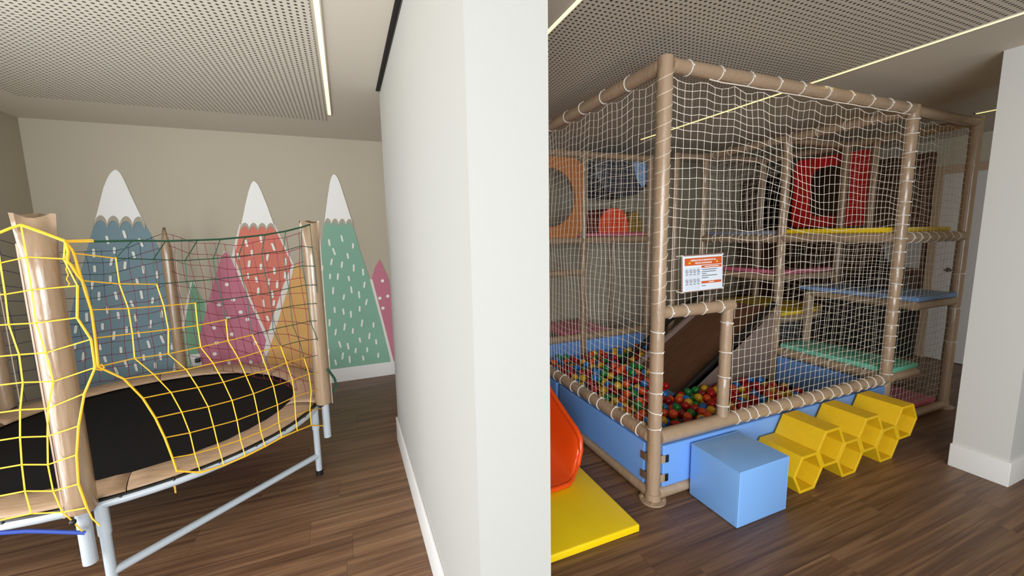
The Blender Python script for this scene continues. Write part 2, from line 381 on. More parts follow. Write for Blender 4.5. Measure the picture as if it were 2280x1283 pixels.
box('frame', (XR-.030, 2.70, 1.08), (XR-.0226, 3.12, 1.44), M_BROWN, nb)
lc = thing('low_cabinet', 'dark brown low cabinet by the door', 'cabinet', (6.42, 2.95, 0))
box('body', (6.25, 2.70, 0), (6.59, 3.3, 1.02), mat('dark_cabinet', (62, 42, 32), .5), lc, .006)
box('door', (6.235, 2.72, .05), (6.25, 3.28, .98), mat('dark_cabinet', (62, 42, 32), .5), lc, .004)

# ------------------------------------------------------------------ play frame
PF = thing('play_frame', 'netted soft play frame of tan padded posts around a ball pit', 'play structure', (2.8, 2.8, 0))
X0, X1, X2 = 1.62, 3.98, 4.89
Y0, Y1, Y2, Y3 = 1.777, 2.70, 3.66, 3.95
TIES = {}
def tie_mesh(r):
    k = round(r, 3)
    if k not in TIES:
        b = MB(); pts = [(math.cos(2*math.pi*i/20)*(r+.002), math.sin(2*math.pi*i/20)*(r+.002), 0) for i in range(20)]
        b.tube(pts, .0032, 5, closed=True); b.box((-.006, -r-.010, -.005), (.006, -r-.002, .005))
        o = b.build('cable_tie_source', M_TIE, None, True); TIES[k] = o.data; bpy.data.objects.remove(o)
    return TIES[k]
def sleeve(name, p0, p1, r=.041, ties=(), pinch=.10, seed=0, tie_obj=True):
    """padded tube between two points; ties = distances along it where a cable tie pinches it"""
    p0, p1 = Vector(p0), Vector(p1); L = (p1-p0).length; d = (p1-p0).normalized(); rnd = random.Random(seed)
    ts = {0, L}; k = max(4, int(L/.12))
    for i in range(k+1): ts.add(L*i/k)
    for t in ties: ts |= {max(0, t-.018), t, min(L, t+.018)}
    ts = sorted(ts); pts, rs = [], []
    for t in ts:
        near = min([abs(t-q) for q in ties], default=1)
        rr = r*(1-pinch*math.exp(-(near/.02)**2)+rnd.uniform(-.02, .02))
        pts.append(p0+d*t); rs.append(rr)
    o = MB().tube(pts, rs, 14).build(name, M_VINYL, PF, True)
    if tie_obj:
        q = Vector((0, 0, 1)).rotation_difference(d)
        for t in ties: place('cable_tie', tie_mesh(r*(1-pinch)), o, p0+d*t, q @ Vector((0,0,1)).rotation_difference(Vector((rnd.uniform(-.12,.12), rnd.uniform(-.12,.12), 1))))
    return o
def sp(L, s, a=.1, seed=1):
    rnd = random.Random(seed); t = a; out = []
    while t < L-.05: out.append(t+rnd.uniform(-.02, .02)); t += s
    return out
# posts
fp = sleeve('post', (X0, Y0, 0), (X0, Y0, 2.51), .040, [.46, .56, .68, .80, .92, 1.04], .06, 1)
sleeve('post', (X1, Y0, 0), (X1, Y0, 2.50), .041, [.44,.55,.66,.75,.84,.95,1.06,1.17,1.29,1.42,1.52,1.63,1.70,1.80,1.95,2.05,2.16,2.30,2.40], .11, 2)
sleeve('post', (X2, Y0-.02, 0), (X2, Y0-.02, 2.50), .040, [.6, .9, 1.2], .08, 3)
sleeve('post', (X1, Y1, 0), (X1, Y1, 2.48), .040, sp(2.45, .17, .3, 4), .10, 4, False)
sleeve('post', (X1, Y2, 0), (X1, Y2, 2.50), .040, sp(2.45, .2, .3, 5), .08, 5, False)
sleeve('post', (3.57, 3.69, 0), (3.57, 3.69, 2.49), .038, seed=6)
sleeve('post', (X2, Y1, 0), (X2, Y1, 2.48), .038, seed=7)
sleeve('post', (X2, Y2-.05, 0), (X2, Y2-.05, 2.48), .038, seed=8)
sleeve('post', (2.50, Y3, 0), (2.50, Y3, 2.50), .036, sp(2.4, .3, .2, 9), .1, 9, False)
sleeve('post', (X0, Y3, 0), (X0, Y3, 2.50), .038, seed=10)
sleeve('post', (3.42, Y3, 0), (3.42, Y3, 2.50), .038, seed=11)
sleeve('post', (3.45, 4.70, 0), (3.45, 4.70, 2.40), .036, seed=12)
sleeve('post', (1.75, 4.70, 0), (1.75, 4.70, 2.40), .036, seed=13)
sleeve('post', (2.42, 4.66, 0), (2.42, 4.66, 2.40), .036, seed=14)
sleeve('post', (4.34, 2.62, 0), (4.34, 2.62, .98), .038, seed=15)
sleeve('post', (X2-.02, 2.43, 1.55), (X2-.02, 2.43, 2.44), .030, seed=16)
sleeve('post', (X2-.14, 2.62, 1.55), (X2-.14, 2.62, 2.44), .028, seed=17)
# beams
sleeve('beam', (X0+.03, Y0, 2.475), (X1-.03, Y0, 2.475), .040, sp(2.3, .235, .10, 20), .06, 20)
sleeve('beam', (X0+.03, Y0, .395), (X1-.03, Y0, .395), .044, [.62,.72,.80,.90,1.02,1.13,1.25,1.37,1.47,1.58,1.68,1.80,1.92,2.02,2.12,2.22], .06, 21)
sleeve('beam', (X0+.03, Y0, .041), (X1-.03, Y0, .041), .040, seed=22)
sleeve('beam', (X0, Y0+.03, 2.475), (X0, Y3-.03, 2.475), .040, sp(2.1, .25, .25, 23), .06, 23)
sleeve('beam', (X0, Y0+.03, .395), (X0, Y3-.03, .395), .043, sp(2.1, .135, .08, 24), .06, 24)
sleeve('beam', (X0, Y0+.03, .041), (X0, Y3-.03, .041), .040, seed=25)
sleeve('beam', (X1, Y0+.03, 2.465), (X1, Y2-.03, 2.465), .040, sp(1.8, .22, .2, 26), .06, 26)
sleeve('beam', (X1, Y0+.03, .390), (X1, Y1-.03, .390), .042, sp(.9, .13, .1, 27), .06, 27)
sleeve('beam', (X1, Y0+.03, 1.525), (X1, Y1-.03, 1.525), .042, seed=28)
sleeve('beam', (X1, Y1+.03, 1.515), (X1, Y2-.03, 1.515), .042, sp(.9, .11, .1, 28), .06, 28)
sleeve('beam', (X1+.03, Y0, 2.465), (X2-.03, Y0-.02, 2.455), .038, seed=29)
sleeve('beam', (X1+.03, Y0, 1.525), (X2-.03, Y0-.02, 1.525), .042, sp(.85, .11, .08, 30), .08, 30)
sleeve('beam', (X2, Y0, 2.46), (X2, Y2-.08, 2.46), .038, seed=31)
sleeve('beam', (X2, Y0, 1.525), (X2, Y2-.08, 1.525), .040, seed=32)
sleeve('beam', (X1+.03, Y1, 2.46), (X2-.03, Y1, 2.46), .038, seed=33)
sleeve('beam', (X1+.03, Y1, 1.515), (X2-.03, Y1, 1.515), .040, seed=34)
sleeve('beam', (X1+.03, Y2-.03, 2.46), (X2-.03, Y2-.05, 2.46), .038, seed=35)
sleeve('beam', (3.60, 3.69, 2.46), (X1-.03, Y2, 2.46), .036, seed=36)
sleeve('beam', (X0+.03, Y3, 2.465), (3.40, Y3, 2.465), .036, sp(1.7, .25, .1, 37), .06, 37, False)
sleeve('beam', (X0+.03, Y3, 1.525), (3.40, Y3, 1.525), .040, seed=38)
sleeve('beam', (X0+.03, Y3, .410), (3.40, Y3, .410), .042, seed=39)
sleeve('beam', (X0+.03, Y3, 1.165), (2.47, Y3, 1.165), .036, sp(.8, .14, .1, 40), .06, 40, False)
sleeve('beam', (X1+.03, Y0-.01, .400), (4.36, Y0-.02, .400), .040, sp(.33, .09, .06, 41), .06, 41, False)
sleeve('beam', (4.40, Y0, .400), (4.46, Y1-.06, .400), .036, seed=42)
sleeve('beam', (4.24, Y0-.02, .970), (X2-.04, Y0-.02, .970), .038, seed=43)
sleeve('beam', (4.24, Y0-.02, .970), (4.34, 2.60, .970), .038, seed=44)
sleeve('beam', (X1+.03, Y1, .700), (X2-.03, Y1, .700), .040, seed=45)
sleeve('beam', (X1, Y1+.03, .690), (X1, Y2-.03, .690), .040, seed=46)
sleeve('beam', (X1+.03, Y1+.01, 1.125), (X2-.03, Y1+.01, 1.125), .034, seed=47)
sleeve('beam', (X1, Y1+.04, 1.125), (X1, Y2-.1, 1.125), .034, seed=48)
sleeve('beam', (X1+.04, Y0-.05, .045), (4.78, Y0-.05, .045), .034, seed=49)
# entrance frame in the front net
sleeve('doorway_post', (2.165, Y0, .43), (2.165, Y0, 1.165), .036, [.07, .26, .42, .61], .06, 50)
sleeve('doorway_beam', (X0+.02, Y0, 1.145), (2.20, Y0, 1.145), .037, [.06, .17, .31, .45], .05, 51)
lac = []
for i in range(16*12+1):
    a = 2*math.pi*i/12; zz = 1.17+1.27*i/(16*12)
    lac.append((X0+.0415*math.cos(a), Y0+.0415*math.sin(a), zz+.012*math.sin(a+.8)))
MB().tube(lac, .0016, 4).build('lacing_cord', M_CORD, PF, True)
# base plates
for (x, y) in ((X0, Y0), (X1, Y0), (X2, Y0-.02)):
    b = MB(); b.tube([(x, y, .0005), (x, y, .010)], .078, 24); b.tube([(x, y, .010), (x, y, .05)], .046, 18)
    for a in (.8, 2.4, 3.9, 5.5): b.tube([(x+.062*math.cos(a), y+.062*math.sin(a), .009), (x+.062*math.cos(a), y+.062*math.sin(a), .017)], .007, 6)
    b.build('base_plate', M_VINYL, PF, True)

# padded side panels of the pit
def pad(name, a, b, material, bev=.012, label=None):
    o = box(name, a, b, material, PF, bev, True)
    if label: o['label'] = label
    return o
pad('side_panel', (X0+.045, Y0-.030, .082), (X1-.05, Y0+.02, .345), M_BLUE, .010, 'sky blue front panel of the ball pit')
pad('side_panel', (X0-.030, Y0+.05, .082), (X0+.02, Y1+.18, .345), M_BLUE, .010)
pad('side_panel', (X0-.030, Y1+.23, .082), (X0+.02, Y3-.05, .345), M_BLUE, .010)
pad('side_panel', (X0+.05, Y3-.025, .08), (2.455, Y3+.025, .372), M_BLUE, .010)
pad('side_panel', (2.54, Y3-.025, .08), (3.37, Y3+.025, .372), M_BLUE, .010)
pad('side_panel', (X1-.025, Y0+.05, .08), (X1+.025, Y1-.05, .345), M_BLUE, .010)
pad('pit_floor_pad', (X0+.03, Y0+.03, .002), (3.40, Y3-.03, .10), M_BLUE, .01)
for z in (.145, .265):        # straps that hold the panels to the corner post
    box('strap', (X0+.028, Y0-.036, z-.024), (X0+.058, Y0-.024, z+.024), M_VINYL, PF, .003)
    box('strap_buckle', (X0+.058, Y0-.0375, z-.022), (X0+.082, Y0-.0285, z+.022), M_BLACK, PF, .002)
    box('strap', (X0-.036, Y0+.028, z-.024), (X0-.024, Y0+.075, z+.024), mat('brown_strap', (110, 86, 70), .5), PF, .003)

# decks
pad('deck_pad', (X1+.02, Y0-.02, .425), (4.42, Y1-.04, .470), M_TURQ, .012, 'turquoise step pad')
pad('deck_pad', (4.23, Y0-.05, 1.005), (X2-.05, Y1-.05, 1.045), M_LBLUE, .012, 'pale blue step pad')
pad('deck_pad', (X1+.01, Y0+.05, 1.565), (X2-.03, Y1-.02, 1.608), M_YEL, .012, 'yellow upper deck pad')
pad('deck_pad', (X1+.01, Y1+.04, 1.555), (X2-.03, Y2-.04, 1.595), M_GREYMAT, .012)
pad('deck_pad', (X1+.01, Y1-.01, .735), (X2-.03, Y2-.05, .772), M_YEL, .012, 'yellow landing pad above the ramp')
pad('deck_pad', (X1+.01, Y1-.01, 1.160), (X2-.06, Y1+.14, 1.200), M_PINK, .012, 'pink ledge pad')
pad('deck_pad', (X1+.01, Y1+.145, 1.160), (X1+.14, Y2-.2, 1.200), M_PINK, .012)
pad('deck_pad', (X0+.05, Y3+.03, 1.565), (3.40, 4.66, 1.605), M_PINK, .012, 'pink upper deck pad behind the pit')
pad('deck_pad', (2.3, Y3+.1, .40), (2.95, 4.66, .45), M_PINK, .012)
pad('deck_pad', (X1+.06, Y0-.03, .070), (4.74, Y1-.2, .115), M_PINK, .012, 'dusky pink floor pad')
# dark infill panels under the landings
pad('infill_panel', (X1+.05, Y1+.03, .46), (X2-.06, Y1+.05, .665), mat('charcoal_mesh', (44, 46, 52), .7, .2, 80), .004)
pad('infill_panel', (4.46, Y0+.05, .48), (4.49, Y1-.14, .94), M_BLACK, .004)
# round hole panel
def holed(name, plane, c, hx, hz, hole, material, n=32, th=.025, rnd=None):
    """rectangular panel with an opening; plane 'y' or 'x'"""
    out, inn = [], []
    for i in range(n):
        a = 2*math.pi*(i+.5)/n; u, v = math.cos(a), math.sin(a); k = 1/max(abs(u), abs(v))
        out.append((hx*u*k, hz*v*k))
        if rnd is None: inn.append((hole[0]*u, hole[1]*v))
        else:
            p = rnd; inn.append((hole[0]*math.copysign(abs(u)**p, u), hole[1]*math.copysign(abs(v)**p, v)))
    def P(q, d): return Vector((c[0]+q[0], c[1]+d, c[2]+q[1])) if plane == 'y' else Vector((c[0]+d, c[1]+q[0], c[2]+q[1]))
    vs = [P(q, -th/2) for q in out]+[P(q, -th/2) for q in inn]+[P(q, th/2) for q in out]+[P(q, th/2) for q in inn]
    fs = []
    for i in range(n):
        j = (i+1) % n
        fs += [(i, j, n+j, n+i), (2*n+i, 3*n+i, 3*n+j, 2*n+j), (i, 2*n+i, 2*n+j, j), (n+i, n+j, 3*n+j, 3*n+i)]
    b = MB(); b.add(vs, fs); return b.build(name, material, PF)
holed('round_hole_panel', 'y', (2.06, Y3, 1.99), .41, .43, (.325, .315), M_TANPAN)['label'] = 'orange tan panel with a round crawl hole'
holed('square_hole_panel', 'x', (X2+.03, 2.855, 2.01), .375, .38, (.20, .265), M_RED, 48, .03, .45)['label'] = 'red panel with a rounded square hole'

# ramp into the balls
def rz(x): return .62*(x-2.62)
rp = MB()
rp.prism([(2.66, 2.74, rz(2.66)+.0), (3.95, 2.74, rz(3.95)), (3.95, 2.74, rz(3.95)-.035), (2.72, 2.74, rz(2.66)-.01)], (0, .68, 0))
M_RAMP = mat('brown_wood_grain_vinyl', (112, 76, 54), .42, .08, 40, .16, 5, stretch=(1, 5, 1))
ro = rp.build('ramp_board', M_RAMP, PF); ro['label'] = 'brown wood grain ramp board'
MB().prism([(2.72, 2.70, rz(2.72)-.03), (3.93, 2.70, rz(3.93)-.03), (3.93, 2.70, .10), (2.72, 2.70, .10)], (0, .03, 0)).build('ramp_side', mat('ramp_side_vinyl', (150, 128, 118), .55, .05, 40, .08, 5), PF)
MB().prism([(2.72, 3.42, rz(2.72)+.06), (3.93, 3.42, rz(3.93)+.06), (3.93, 3.42, .10), (2.72, 3.42, .10)], (0, .03, 0)).build('ramp_side', mat('ramp_side_vinyl', (150, 128, 118), .55), PF)
for (yy, dz) in ((2.70, .06), (3.44, .20)):
    a, b = Vector((2.66, yy, rz(2.66)+dz)), Vector((3.93, yy, rz(3.93)+dz)); pts = [a.lerp(b, t/24) for t in range(25)]
    MB().tube(pts, [.026 if i % 8 else .033 for i in range(25)], 10).build('ramp_rail', M_BLACK, PF, True)

# nets -------------------------------------------------------------
def smooth_noise(seed):
    rnd = random.Random(seed); W_ = [(rnd.uniform(1.5, 7), rnd.uniform(1.5, 7), rnd.uniform(0, 6.3), rnd.uniform(.3, 1)) for _ in range(7)]
    return lambda u, v: sum(a*math.sin(fu*u+fv*v+p) for fu, fv, p, a in W_)/3
def net_mesh(b, P, keep=lambda i, j, k: True, r=.0022, knot=.0042):
    """P[i][j] = nodes, i rows down, j columns; keep(i,j,k) k=0 horizontal to j+1, 1 vertical to i+1"""
    def seg(a, c):
        d = (c-a); 
        if d.length < 1e-6: return
        d.normalize(); u = d.cross(Vector((.3, .5, .8))).normalized(); w = d.cross(u)
        vs = []
        for p in (a, c):
            for q in range(3): vs.append(p+(u*math.cos(2.0944*q)+w*math.sin(2.0944*q))*r)
        b.add(vs, [(0,1,4,3),(1,2,5,4),(2,0,3,5)])
    H = len(P); Wd = len(P[0]); used = set()
    for i in range(H):
        for j in range(Wd):
            if j+1 < Wd and keep(i, j, 0): seg(P[i][j], P[i][j+1]); used |= {(i, j), (i, j+1)}
            if i+1 < H and keep(i, j, 1): seg(P[i][j], P[i+1][j]); used |= {(i, j), (i+1, j)}
    if knot:
        for (i, j) in used:
            c = P[i][j]; k = knot
            b.add([c+Vector(q)*k for q in ((1,0,0),(-1,0,0),(0,1,0),(0,-1,0),(0,0,1),(0,0,-1))],
                  [(0,2,4),(2,1,4),(1,3,4),(3,0,4),(2,0,5),(1,2,5),(3,1,5),(0,3,5)])
    return b
def panel_net(name, O, U, wid, z0, z1, cell=.052, seed=1, amp=.010, bow=.03, hole=None, r=.0022, shear=None, knot=.0042, tie=.235):
    O, U = Vector(O), Vector(U).normalized(); Nn = U.cross(Vector((0, 0, 1)))
    nc = max(2, int(round(wid/cell))); nr = max(2, int(round((z1-z0)/cell))); f1, f2, f3 = smooth_noise(seed), smooth_noise(seed+50), smooth_noise(seed+90)
    P = []
    for i in range(nr+1):
        R = []
        for j in range(nc+1):
            u = wid*j/nc; v = i/nr; z = z1-(z1-z0)*v
            eu = math.sin(math.pi*min(1, max(0, j/nc)))**.5; ev = math.sin(math.pi*v)**.5
            uu = u+amp*f1(u*2, z*2)*eu*2
            zz = z+amp*f2(u*2, z*2)*ev*2 - (.028*abs(math.sin(math.pi*u/tie))+.004*random.random())*(1-v)**6
            if shear: zz += shear(u, z)*ev
            d = bow*(math.sin(math.pi*j/nc)*math.sin(math.pi*v))*(.6+.5*f3(u*1.5, z*1.5))
            R.append(O+U*uu+Nn*d+Vector((0, 0, zz)) + Vector((random.uniform(-1,1), 0, random.uniform(-1,1)))*.0018)
        P.append(R)
    def keep(i, j, k):
        if not hole: return True
        p = P[i][j]; q = P[i][j+1] if k == 0 else P[i+1][j]; mid = (p+q)/2; t = (mid-O).dot(U)
        return not (hole[0] < t < hole[1] and hole[2] < mid.z < hole[3])
    return net_mesh(MB(), P, keep, r, knot).build(name, M_CORD, PF)
def fshear(u, z):
    s = 1/(1+math.exp(-(u-.75-.55*(2.3-z))/.10))
    return (.07-.14*s)*math.exp(-((z-2.0)/.45)**2)
panel_net('front_net', (X0+.035, Y0-.002, 0), (1, 0, 0), X1-X0-.07, .435, 2.425, .052, 1, .010, .02, (-1, .56, .4, 1.165), .0016, fshear, .0033)
panel_net('side_net', (X0, Y3-.04, 0), (0, -1, 0), Y3-Y0-.08, .435, 2.43, .052, 2, .010, .02, r=.0015, knot=.0028)
panel_net('bay_net', (X1+.035, Y0-.01, 0), (1, 0, 0), X2-X1-.07, .12, 2.41, .055, 3, .010, .02, r=.0014, knot=.0022)
panel_net('bay_side_net', (X2, Y0+.02, 0), (0, 1, 0), Y1-Y0-.06, .12, 2.41, .06, 4, .010, .02, r=.0011, knot=0)
panel_net('inner_net', (X1, Y1-.04, 0), (0, -1, 0), Y1-Y0-.08, .44, 1.49, .060, 5, .014, .03, r=.0011, knot=0)
panel_net('inner_net', (X1, Y2-.04, 0), (0, -1, 0), Y2-Y1-.08, 1.6, 2.42, .060, 7, .014, .03, r=.0011, knot=0)
panel_net('back_net', (2.54, Y3, 0), (1, 0, 0), .85, 1.62, 2.43, .052, 8, .010, .02, r=.0012, knot=0)
panel_net('back_net', (2.54, Y3, 0), (1, 0, 0), .85, .46, 1.49, .052, 9, .010, .02, r=.0011, knot=0)
panel_net('back_net', (X1+.04, Y2-.03, 0), (1, 0, 0), .82, .8, 2.42, .06, 10, .010, .02, r=.0010, knot=0)

MB().tube([(X0+.3+.1*i, Y0-.012, 2.432-.006*abs(math.sin(i*1.9))) for i in range(21)], .0035, 6).build('head_rope', M_CORD, PF, True)
# ------------------------------------------------------------------ things up on the decks
def arch(name, label, x0, x1, y0, y1, z, hgt, front, side):
    root = thing(name, label, 'arch', ((x0+x1)/2, y0, z)); xc = (x0+x1)/2; rw = (x1-x0)/2; pts = []
    for i in range(25):
        a = math.pi*i/24; pts.append((xc-rw*math.copysign(abs(math.cos(a))**.8, math.cos(a)), hgt*math.sin(a)**.8))
    MB().prism([(x, y0+.03, z+h_) for x, h_ in pts], (0, y1-y0-.03, 0)).build('body', side, root)
    MB().prism([(x, y0, z+h_) for x, h_ in pts], (0, .03, 0)).build('front_face', front, root)
arch('foam_arch', 'orange and dark red half round foam block on the pink upper deck', 2.74, 3.15, 3.99, 4.6, 1.606, .285, mat('bright_orange_vinyl', (236, 74, 36), .4), mat('dark_red_vinyl', (120, 22, 22), .45))
arch('foam_arch', 'dark yellow foam block on the pink upper deck behind the front post', 3.19, 3.40, 4.05, 4.6, 1.606, .25, mat('olive_yellow_vinyl', (140, 108, 26), .5), mat('olive_yellow_vinyl', (140, 108, 26), .5))
ct = thing('crawl_tube', 'dark grey round crawl tube hung above the pink upper deck', 'tunnel', (3.15, 4.3, 2.1))
rings = []
for (yy, rr) in ((4.02, .30), (4.04, .33), (4.3, .34), (4.6, .33), (4.62, .30)):
    rings.append([Vector((3.12+rr*1.25*math.cos(2*math.pi*j/28), yy, 2.36+min(rr*math.sin(2*math.pi*j/28), .07))) for j in range(28)])
MB().loft(rings).build('shell', mat('dark_grey_plastic', (62, 62, 72), .4), ct, True)
MB().prism([(3.22, 4.015, 2.43), (3.50, 4.015, 2.43), (3.46, 4.015, 2.22), (3.36, 4.015, 2.14), (3.27, 4.015, 2.24)], (0, .02, 0)).build('blue_flap', mat('pale_blue_flap', (140, 170, 215), .4), ct)
bg = thing('black_bag', 'slouched black bag on the pale blue step pad', 'bag', (4.68, 2.25, 1.046))
b = MB(); rings = []
for (z, rx, ry, dx) in ((0, .17, .15, 0), (.05, .20, .17, 0), (.12, .18, .15, .02), (.19, .13, .11, .04), (.25, .075, .07, .05), (.28, .03, .03, .05)):
    rings.append([Vector((4.68+dx+rx*math.cos(2*math.pi*j/18)*(1+.08*math.sin(3*j+z*20)), 2.25+ry*math.sin(2*math.pi*j/18), 1.046+z)) for j in range(18)])
b.loft(rings).build('body', M_BLACK, bg, True)
MB().tube([(4.66, 2.25, 1.29), (4.65, 2.22, 1.36), (4.70, 2.22, 1.40), (4.77, 2.24, 1.36), (4.78, 2.26, 1.28)], .012, 6).build('handle', M_BLACK, bg, True)

# ------------------------------------------------------------------ balls
BR = .034
BCOL = [('red', (190, 18, 22)), ('orange', (232, 84, 30)), ('yellow', (228, 178, 26)), ('green', (24, 132, 58)), ('blue', (34, 122, 208)), ('dark red', (138, 14, 20))]
BM = [mat('ball_'+n.replace(' ', '_'), c, .22, coat=.3) for n, c in BCOL]
bw = [22, 17, 22, 17, 16, 8]
rb = random.Random(21); cells = {}; balls = []
def nearb(x, y):
    ci, cj = int(x/.07), int(y/.07)
    for a in (ci-1, ci, ci+1):
        for c in (cj-1, cj, cj+1):
            for q in cells.get((a, c), ()): yield q
def rest(x, y):
    z = .1015+BR
    for q in nearb(x, y):
        d2 = (q[0]-x)**2+(q[1]-y)**2
        if d2 < 4*BR*BR: z = max(z, q[2]+math.sqrt(4*BR*BR-d2))
    return z
def allowed(x, y):
    if 2.62 < y < 3.53 and x > 2.70: return False
    if x > 2.58 and (2.62 < y < 2.80 or 3.36 < y < 3.52): return False
    if y > 3.45 and x > 3.36: return False
    if x > 3.62 or (x > 3.3 and y > 2.6): return False
    return True
for n in range(1500):
    best = None
    for t in range(9):
        x, y = rb.uniform(X0+.08, 3.90), rb.uniform(Y0+.09, Y3-.07)
        if not allowed(x, y): continue
        z = rest(x, y)+.05*math.hypot(x-2.3, y-3.2)*(-1 if y > 3 else .6)
        if best is None or z < best[0]: best = (z, x, y)
    if best:
        x, y = best[1:]; z = rest(x, y)
        lim = .235 if y > 3.3 else .275
        if x > 2.3 and 2.25 < y < 2.8: lim = .195
        if z > lim: continue
        q = (x, y, z, rb.choices(range(6), bw)[0]); balls.append(q); cells.setdefault((int(x/.07), int(y/.07)), []).append(q)
def seen(q):
    v = Vector(q[:3]); px, py, dp = project(v)
    if px < 1232 or px > 1960: return None
    d = v-CAM
    t = (Y0-CAM.y)/d.y; p = CAM+d*t                       # where the sight line passes the front or the left side
    if p.x > X0:
        if p.z < .45: return None
    else:
        t = (X0-CAM.x)/d.x; p = CAM+d*t
        if p.z < .45: return None
    for o in nearb(q[0], q[1]):                            # another ball lies right on top of it
        if o is not q and o[2]-q[2] > .9*BR and math.hypot(o[0]-q[0], o[1]-q[1]) < 1.1*BR: return None
    return dp
vis = sorted([(seen(q), i) for i, q in enumerate(balls) if seen(q) is not None])
single = {i for _, i in vis[:300]}
bmesh_src = []
for k, (n, c) in enumerate(BCOL):
    o = MB().sphere((0, 0, 0), BR, 20, 12).build('ball_source', BM[k], None, True); bmesh_src.append(o.data); bpy.data.objects.remove(o)
ico = bmesh.new(); bmesh.ops.create_icosphere(ico, subdivisions=2, radius=BR); ico.verts.index_update()
IV = [v.co.copy() for v in ico.verts]; IF = [[v.index for v in f.verts] for f in ico.faces]; ico.free()
rest_b = MB()
for i, q in enumerate(balls):
    if i in single:
        o = bpy.data.objects.new('pit_ball', bmesh_src[q[3]]); COL.objects.link(o); o.location = q[:3]
        n = BCOL[q[3]][0]; zone = 'near the blue back panel' if q[1] > 3.35 else 'in the corner beside the ramp' if q[0] > 2.85 else 'by the left side net' if q[0] < 2.1 else 'before the foot of the ramp'
        tag(o, n+' hollow plastic ball in the pit '+zone, 'ball', n+' pit balls '+zone)
    else:
        p = Vector(q[:3]); rest_b.add([v+p for v in IV], IF, q[3])
tag(rest_b.build('pit_balls', BM, None, True), 'mixed coloured plastic balls filling the rest of the ball pit', 'balls', None, 'stuff')

# ------------------------------------------------------------------ safety sign
SG = thing('safety_sign', 'white and orange safety sign tied to the front net', 'sign', (1.892, Y0-.05, 1.366))
SC = Vector((1.892, Y0-.05, 1.366)); SG.rotation_euler = (math.radians(-2), math.radians(-1.0), 0)
def sbox(name, x0, x1, z0, z1, y0, y1, m_, bev=0): return box(name, SC+Vector((x0, y0, z0)), SC+Vector((x1, y1, z1)), m_, SG, bev)
M_SW = mat('sign_white', (226, 232, 240), .35); M_SO = mat('sign_orange', (206, 92, 44), .4); M_TX = mat('sign_grey_print', (96, 98, 110), .5); M_WT = mat('sign_white_print', (250, 246, 240), .5)
sbox('backing', -.158, .158, -.106, .106, 0, .004, mat('sign_backing', (150, 112, 98), .5), .002)
sbox('board', -.152, .152, -.100, .100, -.004, 0, M_SW, .0015)
sbox('header', -.140, .142, .046, .088, -.0052, -.004, M_SO)
sbox('column_header', -.015, .142, .028, .042, -.0052, -.004, M_SO)
sbox('column_header', -.015, .140, -.062, -.048, -.0052, -.004, M_SO)
sbox('pictogram_panel', -.140, -.022, -.094, .036, -.0048, -.004, mat('sign_panel', (214, 220, 230), .5))
def text(body, x, z, size, m_, y=-.0056):
    cu = bpy.data.curves.new('lettering', 'FONT'); cu.body = body; cu.size = size; cu.align_x = 'CENTER'; cu.align_y = 'CENTER'; cu.offset = .0004
    o = bpy.data.objects.new('t', cu); COL.objects.link(o); dg = bpy.context.evaluated_depsgraph_get()
    me = bpy.data.meshes.new_from_object(o.evaluated_get(dg)); bpy.data.objects.remove(o)
    me.materials.clear(); me.materials.append(m_)
    t = bpy.data.objects.new('lettering', me); COL.objects.link(t); t.parent = SG
    t.location = (x, y, z); t.rotation_euler = (math.pi/2, 0, 0); OFF[t.name] = SC.copy(); return t
text('INSTRUÇÕES DE SEGURANÇA DA', 0, .0735, .0125, M_WT)
text('PISCINA DE BOLINHAS', 0, .0575, .0125, M_WT)
for s in (-1, 1):
    c = SC+Vector((s*.105, -.0056, .064))
    MB().prism([c+Vector((-.0095, 0, -.008)), c+Vector((.0095, 0, -.008)), c+Vector((0, 0, .0105))], (0, .0006, 0)).build('warning_triangle', mat('sign_yellow', (240, 190, 40), .5), SG)
    MB().prism([c+Vector((-.001, -.0006, -.001)), c+Vector((.001, -.0006, -.001)), c+Vector((.0015, -.0006, .006)), c+Vector((-.0015, -.0006, .006))], (0, .0004, 0)).build('exclamation_mark', M_TX, SG)
lines = MB()
for z, w in ((.018, .118), (.006, .108), (-.005, .035), (-.017, .118), (-.029, .05), (-.075, .032)):
    lines.box(SC+Vector((-.012, -.0052, z-.002)), SC+Vector((-.012+w, -.0045, z+.002)))
lines.build('small_print', M_TX, SG)
wl = MB(); wl.box(SC+Vector((.01, -.0058, .033)), SC+Vector((.118, -.0053, .037))); wl.box(SC+Vector((.04, -.0058, -.057)), SC+Vector((.082, -.0053, -.053))); wl.build('column_title_print', M_WT, SG)
for r_ in range(2):
    for k in range(4):
        c = SC+Vector((-.124+k*.0285, -.0054, .014-r_*.055)); g = MB()
        g.tube([c+Vector((.0105*math.cos(a*math.pi/9), 0, .0105*math.sin(a*math.pi/9))) for a in range(18)], .0009, 4, closed=True)
        g.tube([c+Vector((-.0075, 0, .0075)), c+Vector((.0075, 0, -.0075))], .0009, 4)
        g.sphere(c+Vector((-.001+.002*(k % 2), 0, .0045)), .0024, 8, 6, (1, .2, 1))
        g.tube([c+Vector((0, 0, .002)), c+Vector((.002*(k % 3-1), 0, -.003)), c+Vector((.005*(1 if (k+r_) % 2 else -1), 0, -.007))], .0016, 4)
        g.box(c+Vector((-.009, .0004, -.021)), c+Vector((.009, .0008, -.017)))
        g.build('pictogram', M_TX, SG)
for x, z in ((-.150, .098), (.150, .098), (-.150, -.098), (.150, -.098)):
    MB().tube([SC+Vector((x, -.007, z)), SC+Vector((x*1.03, .0, z*1.06)), SC+Vector((x*1.01, .045, z*1.02))], .0045, 6).build('cable_tie', M_TIE, SG, True)

